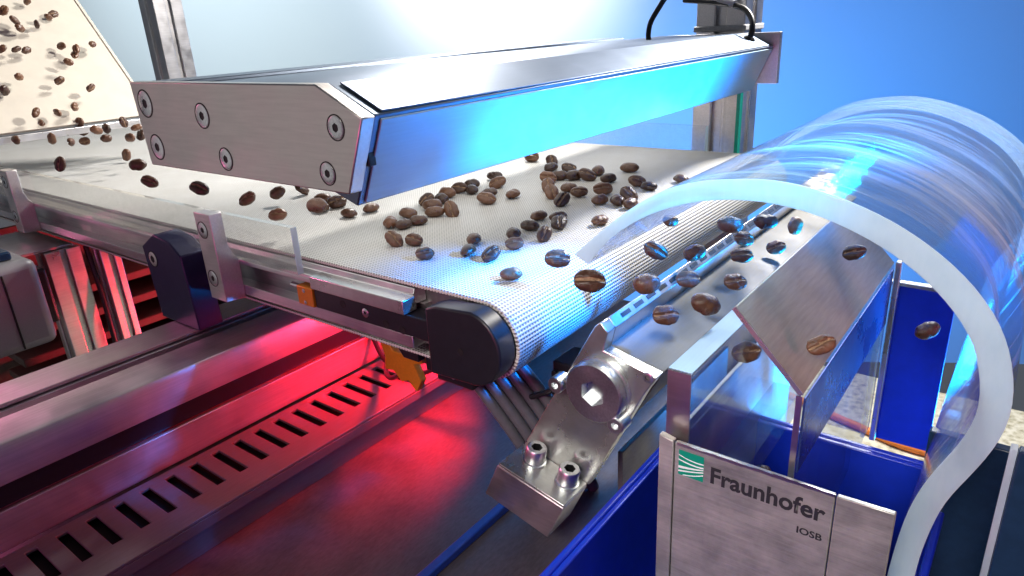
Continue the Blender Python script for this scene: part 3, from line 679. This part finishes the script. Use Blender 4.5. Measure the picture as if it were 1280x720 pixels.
def resample(p, n):
    q = [(v.x, v.z) for v in bezier([(a, 0, b) for a, b in p], len(p) * 8)]
    L = [0]
    for a, b in zip(q, q[1:]): L.append(L[-1] + math.hypot(b[0] - a[0], b[1] - a[1]))
    out = []; j = 0
    for i in range(n):
        s = L[-1] * i / (n - 1)
        while j < len(L) - 2 and L[j + 1] < s: j += 1
        t = (s - L[j]) / max(1e-9, L[j + 1] - L[j]); out.append((q[j][0] + (q[j + 1][0] - q[j][0]) * t, q[j][1] + (q[j + 1][1] - q[j][1]) * t))
    for _ in range(3):
        out = [out[0]] + [((a[0] + 2 * b[0] + c[0]) / 4, (a[1] + 2 * b[1] + c[1]) / 4) for a, b, c in zip(out, out[1:], out[2:])] + [out[-1]]
    return out
hd = thing('clear_hood', 'large clear bent acrylic hood arching over the nozzle bar and bin', 'hood', (-50, 285, 0))
N = 72; o_, i_ = resample(OUT, N), resample(INN, N)
def hood(y0, y1, ny, name, mat):
    m = MB(); rows = []
    for j in range(ny + 1):
        y = y0 + (y1 - y0) * j / ny
        rows.append(([m.bm.verts.new((x, y, z)) for x, z in o_], [m.bm.verts.new((x, y, z)) for x, z in i_]))
    for (a, b), (c, d) in zip(rows, rows[1:]):
        for k in range(N - 1):
            m.face((a[k], a[k + 1], c[k + 1], c[k])); m.face((b[k], d[k], d[k + 1], b[k + 1]))
        m.face((a[0], c[0], d[0], b[0])); m.face((a[-1], b[-1], d[-1], c[-1]))
    for (a, b), rev in ((rows[0], 0), (rows[-1], 1)):
        for k in range(N - 1): m.face((a[k], b[k], b[k + 1], a[k + 1]))
    return m.build(name, mat, hd)
hood(185.4, 388, 10, 'bent_sheet', 'acrylic_hood')
hood(185.0, 185.36, 1, 'sawn_edge', 'acrylic_sawn_edge')
hood(388.04, 388.4, 1, 'sawn_edge', 'acrylic_sawn_edge')

# ------------------------------------------------------------------ right edge: dark panels, orange cable on the floor
p1 = MB().box(-14, 30, 232, 236, -170, -30.5).build('blue_board', 'dark_blue_panel', base=(1, 270, -160), bevel=.5); tag(p1, 'dark blue panel behind the lower curve of the clear hood', 'panel')
p2 = thing('end_panel', 'dark panel with a bright blue edge at the right border', 'panel', (6, 170, -140))
MB().box(7.2, 60, 172, 175, -140, 4).build('sheet', 'dark_blue_panel', p2, bevel=.4)
MB().box(5.6, 7.0, 172, 175, -140, 4).build('edge', 'acrylic_sawn_edge', p2, bevel=.2)
cable('floor_cable', 'orange cable crossing the floor behind the blue crate', [(-330, 600, -326), (-262, 697, -326), (-220, 757, -326), (-186, 754, -326), (-156, 742, -326), (-109, 727, -326), (-50, 712, -326), (40, 730, -326)], 4.2, 'cable_orange')

# ------------------------------------------------------------------ coffee beans
def bean_mesh(name, seed):
    bm = bmesh.new(); bmesh.ops.create_uvsphere(bm, u_segments=36, v_segments=24, radius=1)
    r = random.Random(seed); off = Vector((seed * 7.3, 1.7, 3.1)); bend = r.uniform(-.5, .5)
    for v in bm.verts:
        x, y, z = v.co.y, v.co.x, v.co.z
        # sphere poles along the long axis
        x, y, z = v.co.z, v.co.x, v.co.y
        r0 = math.hypot(y, z)
        if r0 > 1e-4:
            k_ = max(0, 1 - abs(x) ** 2.7) ** .5 / r0; y, z = y * k_, z * k_
        yy = y; X = x * 5.25; Y = y * 3.75 * (1 - .10 * x * x); Z = z * (2.1 if z > 0 else 3.05)
        if z > 0:
            yc = bend * math.sin(x * 2.4); g = math.exp(-((Y - yc) / .55) ** 2) * min(1, max(0, (1 - abs(x)) * 5))
            rim = math.exp(-((abs(Y - yc) - 1.0) / .55) ** 2)
            Z += -1.35 * g + .22 * rim * (1 - abs(x))
        nz_ = noise.noise(Vector((X, Y, Z)) * .38 + off) * .46 + noise.noise(Vector((X, Y, Z)) * 1.2 + off) * .16
        d = Vector((X, Y, Z)); d += d.normalized() * nz_
        v.co = d * K
    for f in bm.faces:
        c = f.calc_center_median() / K
        f.smooth = True
        f.material_index = 1 if (c.z > -.1 and abs(c.y - bend * math.sin(c.x / 5.25 * 2.4)) < .42 and abs(c.x) < 4.7) else 0
    bmesh.ops.recalc_face_normals(bm, faces=bm.faces)
    me = bpy.data.meshes.new(name); bm.to_mesh(me); bm.free()
    me.materials.append(MATS['roasted_bean']); me.materials.append(MATS['bean_crease']); return me
BM = [bean_mesh('coffee_bean', s) for s in range(1, 7)]
ORD = ['first', 'second', 'third', 'fourth', 'fifth', 'sixth', 'seventh', 'eighth', 'ninth', 'tenth', 'eleventh', 'twelfth', 'thirteenth', 'fourteenth', 'fifteenth', 'sixteenth', 'seventeenth', 'eighteenth', 'nineteenth', 'twentieth', 'twenty-first', 'twenty-second', 'twenty-third', 'twenty-fourth']
RB = random.Random(11)
def bean(loc, rot, scale, mi=None):
    o = bpy.data.objects.new('coffee_bean', BM[RB.randrange(6) if mi is None else mi]); COL.objects.link(o)
    o.matrix_world = Matrix.Translation(Vector(loc) * K) @ rot.to_4x4() @ Matrix.Diagonal((scale, scale * RB.uniform(.93, 1.07), scale * RB.uniform(.95, 1.08), 1))
    o['category'] = 'coffee bean'; return o
def sx(o):
    v = CAM_R.transposed() @ (o.matrix_world.translation - Vector((0, 0, .1))); return v.x / -v.z, v.y / -v.z
def label(objs, fmt, group):
    for i, o in enumerate(sorted(objs, key=lambda q: sx(q)[0])):
        o['label'] = fmt.format(ORD[i]); o['group'] = group
BELT_BEANS = [
(-362.2,267.5,0,1.21),(-343.3,251.6,0,1.17),(-341.7,262.5,0,1.19),(-316.1,250.0,0,1.15),(-313.1,264.6,0,1.16),(-296.0,312.8,0,1.20),(-297.2,325.5,1,1.22),(-287.9,327.6,0,1.21),(-298.9,340.1,0,1.24),(-294.7,292.7,0,1.18),(-288.7,299.7,0,1.18),(-282.6,285.4,0,1.16),(-270.7,274.4,0,1.13),(-263.1,280.2,1,1.13),(-282.6,265.0,0,1.13),(-267.3,257.7,0,1.11),(-277.2,246.3,0,1.10),(-268.8,247.9,0,1.10),(-250.1,223.4,1,1.04),(-241.6,228.5,1,1.04),(-221.2,215.2,1,1.00),(-216.4,244.9,0,1.04),(-207.0,229.6,0,1.01),(-192.7,229.1,0,0.99),(-204.5,261.6,0,1.05),(-193.2,247.6,1,1.02),(-205.4,276.9,0,1.07),(-212.9,295.3,0,1.10),(-202.0,298.1,0,1.09),(-193.7,286.5,1,1.07),(-188.7,265.9,1,1.04),(-169.5,213.8,0,0.95),(-271.2,324.2,0,1.19),(-261.9,310.6,1,1.17),(-256.4,329.4,0,1.19),(-300.7,366.9,0,1.27),(-282.7,347.4,0,1.23),(-315.6,431.5,0,1.30),(-291.5,423.8,0,1.30),(-281.0,407.3,0,1.30),(-258.8,384.9,0,1.25),(-266.1,407.9,0,1.29),(-250.0,389.0,0,1.25),(-240.4,390.6,1,1.24),(-243.2,409.0,0,1.27),(-225.0,391.7,0,1.23),(-227.8,426.0,0,1.27),(-202.4,388.6,1,1.21),(-191.0,382.1,0,1.19),(-181.8,408.6,0,1.21),(-260.8,374.2,1,1.24),(-247.1,354.2,1,1.21),(-234.3,339.6,0,1.18),(-234.1,358.3,0,1.20),(-220.8,349.1,1,1.17),(-218.7,327.2,1,1.15),(-210.7,360.4,1,1.18),(-200.8,339.5,0,1.14),(-190.2,341.5,0,1.14),(-189.5,354.0,0,1.15),(-178.5,302.1,0,1.07),(-180.7,339.4,0,1.12),]
CHUTE_BEANS = [
(-778,259,136),(-766,262,127),(-761,262,120),(-761,277,123),(-766,290,129),(-776,299,132),(-748,239,103),(-738,247,102),(-743,256,101),(-745,286,103),(-734,294,100),(-735,292,95),(-725,281,89),(-743,313,103),(-718,236,80),(-714,221,70),(-713,265,74),(-702,285,66),(-692,264,52),(-689,231,51),(-688,247,49),(-788,284,144),]
FOOT_BEANS = [
(-665,290,36),(-640,289,32),(-612,278,29),(-596,262,30),(-667,286,7),(-698,235,41),(-712,249,38),(-716,263,38),(-693,264,38),(-706,271,29),(-651,260,34),(-679,280,31),(-671,245,25),(-705,269,20),(-685,280,22),(-652,225,32),(-679,208,32),(-392,274,4),]
FLY_BEANS = [
(-108.3,176.6,22.5,-3,0,1.00),(-147.1,215.8,12.1,0,0,1.00),(-120.3,248.3,10.2,-30,0,1.00),(-142.1,308.5,5.0,0,1,0.78),(-94.8,261.7,21.0,-10,1,1.00),(-89.5,288.6,16.2,5,1,1.00),(-110.2,324.0,-3.8,-5,0,1.00),(-101.8,297.8,-3.5,0,0,1.00),(-111.3,261.0,-4.9,5,0,1.00),(-95.2,272.8,-6.9,5,0,1.00),(-81.7,207.0,9.1,-15,1,1.00),(-102.5,221.0,-4.7,0,0,1.00),(-110.3,220.3,6.6,10,1,1.00),(-119.1,285.2,-1.3,15,1,1.00),(-105.0,359.8,-17.7,10,0,1.00),(-98.9,369.6,-7.5,70,1,1.00),(-71.7,221.9,-12.5,12,0,1.00),(-39.4,183.7,14.2,18,0,0.77),(-46.1,247.9,21.1,10,0,0.75),(-22.1,262.0,-8.3,25,1,0.83),(-524.5,181.4,28.3,85,0,1.00),(-429.4,193.7,22.4,-20,0,1.00),(-340.0,177.0,30.4,-25,0,1.00),(-332.9,198.0,21.0,20,0,1.00),(-384.7,250.5,7.6,40,1,1.00),(-318.6,205.1,12.3,3,0,1.00),(-437.0,192.5,32.2,5,1,1.00),(-279.5,202.3,22.1,0,1,1.00),]
cells = {}
for x, y, gr, sc in BELT_BEANS:
    sc *= RB.uniform(.84, 1.0)
    yaw = RB.uniform(0, math.pi * 2)
    if not gr and RB.random() < .18: gr = 1
    if gr:
        Zd = (Vector((0, 0, 1)) * RB.uniform(.55, .95) + (Vector((0, 0, 100)) - Vector((x, y, 3))).normalized() * RB.uniform(.5, .9) + Vector((RB.uniform(-.3, .3), RB.uniform(-.3, .3), 0))).normalized()
        Xd = Vector((math.cos(yaw), math.sin(yaw), 0)); Xd = (Xd - Zd * Xd.dot(Zd)).normalized()
        R_ = Matrix((Xd, Zd.cross(Xd), Zd)).transposed(); z = 3.3 * sc
    else: R_ = Matrix.Rotation(yaw, 3, 'Z') @ Matrix.Rotation(math.pi + RB.uniform(-.15, .15), 3, 'X'); z = 2.2 * sc
    o = bean((x, y, z), R_, sc)
    key = 'left' if x < -303 and y < 300 else 'midleft' if x < -255 and y < 350 else 'near' if y < 310 else 'far' if y > 378 else 'mid'
    cells.setdefault(key, []).append(o)
label(cells['left'], 'roasted coffee bean on the belt beside the bar\'s lower corner, {} from the left there', 'coffee beans lying on the belt')
label(cells['midleft'], 'roasted coffee bean on the belt just before the bar, {} from left in that cluster', 'coffee beans lying on the belt')
label(cells['near'], 'roasted coffee bean in the nearest cluster before the belt nose, {} from its left', 'coffee beans lying on the belt')
label(cells['mid'], 'roasted coffee bean in the middle heap beside the hood edge, {} from its left', 'coffee beans lying on the belt')
label(cells['far'], 'roasted coffee bean in the farthest group on the belt, {} from its left', 'coffee beans lying on the belt')
def tumble(): return Matrix.Rotation(RB.uniform(0, 6.28), 3, 'Z') @ Matrix.Rotation(RB.uniform(0, 6.28), 3, 'X') @ Matrix.Rotation(RB.uniform(0, 6.28), 3, 'Y')
hi, lo = [], []
for x, y, z in CHUTE_BEANS: (hi if z > 98 else lo).append(bean((x, y, z), tumble(), RB.uniform(.80, 1.0)))
label(hi, 'roasted coffee bean tumbling down the upper half of the cream chute, {} from left', 'coffee beans tumbling down the chute')
label(lo, 'roasted coffee bean tumbling down the lower half of the cream chute, {} from left', 'coffee beans tumbling down the chute')
l_ = [bean(p, tumble(), RB.uniform(.9, 1.08)) for p in FOOT_BEANS]
label(l_, 'roasted coffee bean bouncing onto the belt at the chute foot, {} from left', 'coffee beans bouncing off the chute')
fa, fb, fd = [], [], []
for x, y, z, an, md, sc in FLY_BEANS:
    r, u, t = CAM_R.col[0], CAM_R.col[1], CAM_R.col[2]; a = math.radians(an)
    X = r * math.cos(a) + u * math.sin(a); Z = (t + u * RB.uniform(.15, .55) + r * RB.uniform(-.2, .2)); Z = (Z - X * Z.dot(X)).normalized()
    X = (X + Z * RB.uniform(-.25, .25)).normalized(); Z = (Z - X * Z.dot(X)).normalized()
    if md: Z = -Z
    Y = Z.cross(X); R_ = Matrix((X, Y, Z)).transposed()
    o = bean((x, y, z), R_, sc * .98)
    (fb if x < -165 else fd if x > -75 else fa).append(o)
label(fa, 'roasted coffee bean flying off the belt nose over the nozzle bar, {} from left', 'coffee beans in flight off the belt')
label(fd, 'roasted coffee bean falling past the steel deflector inside the bin, {} from left', 'coffee beans falling into the bin')
label(fb, 'roasted coffee bean hovering over the left part of the belt, {} from left', 'coffee beans hopping along the belt')
o = bean((-62, 215, -57), tumble(), 1.0); o['label'] = 'dark coffee bean lying in the blue crate under the bin'; o['group'] = 'coffee beans falling into the bin'
for o in bpy.data.objects:
    if '_b' in o: del o['_b']
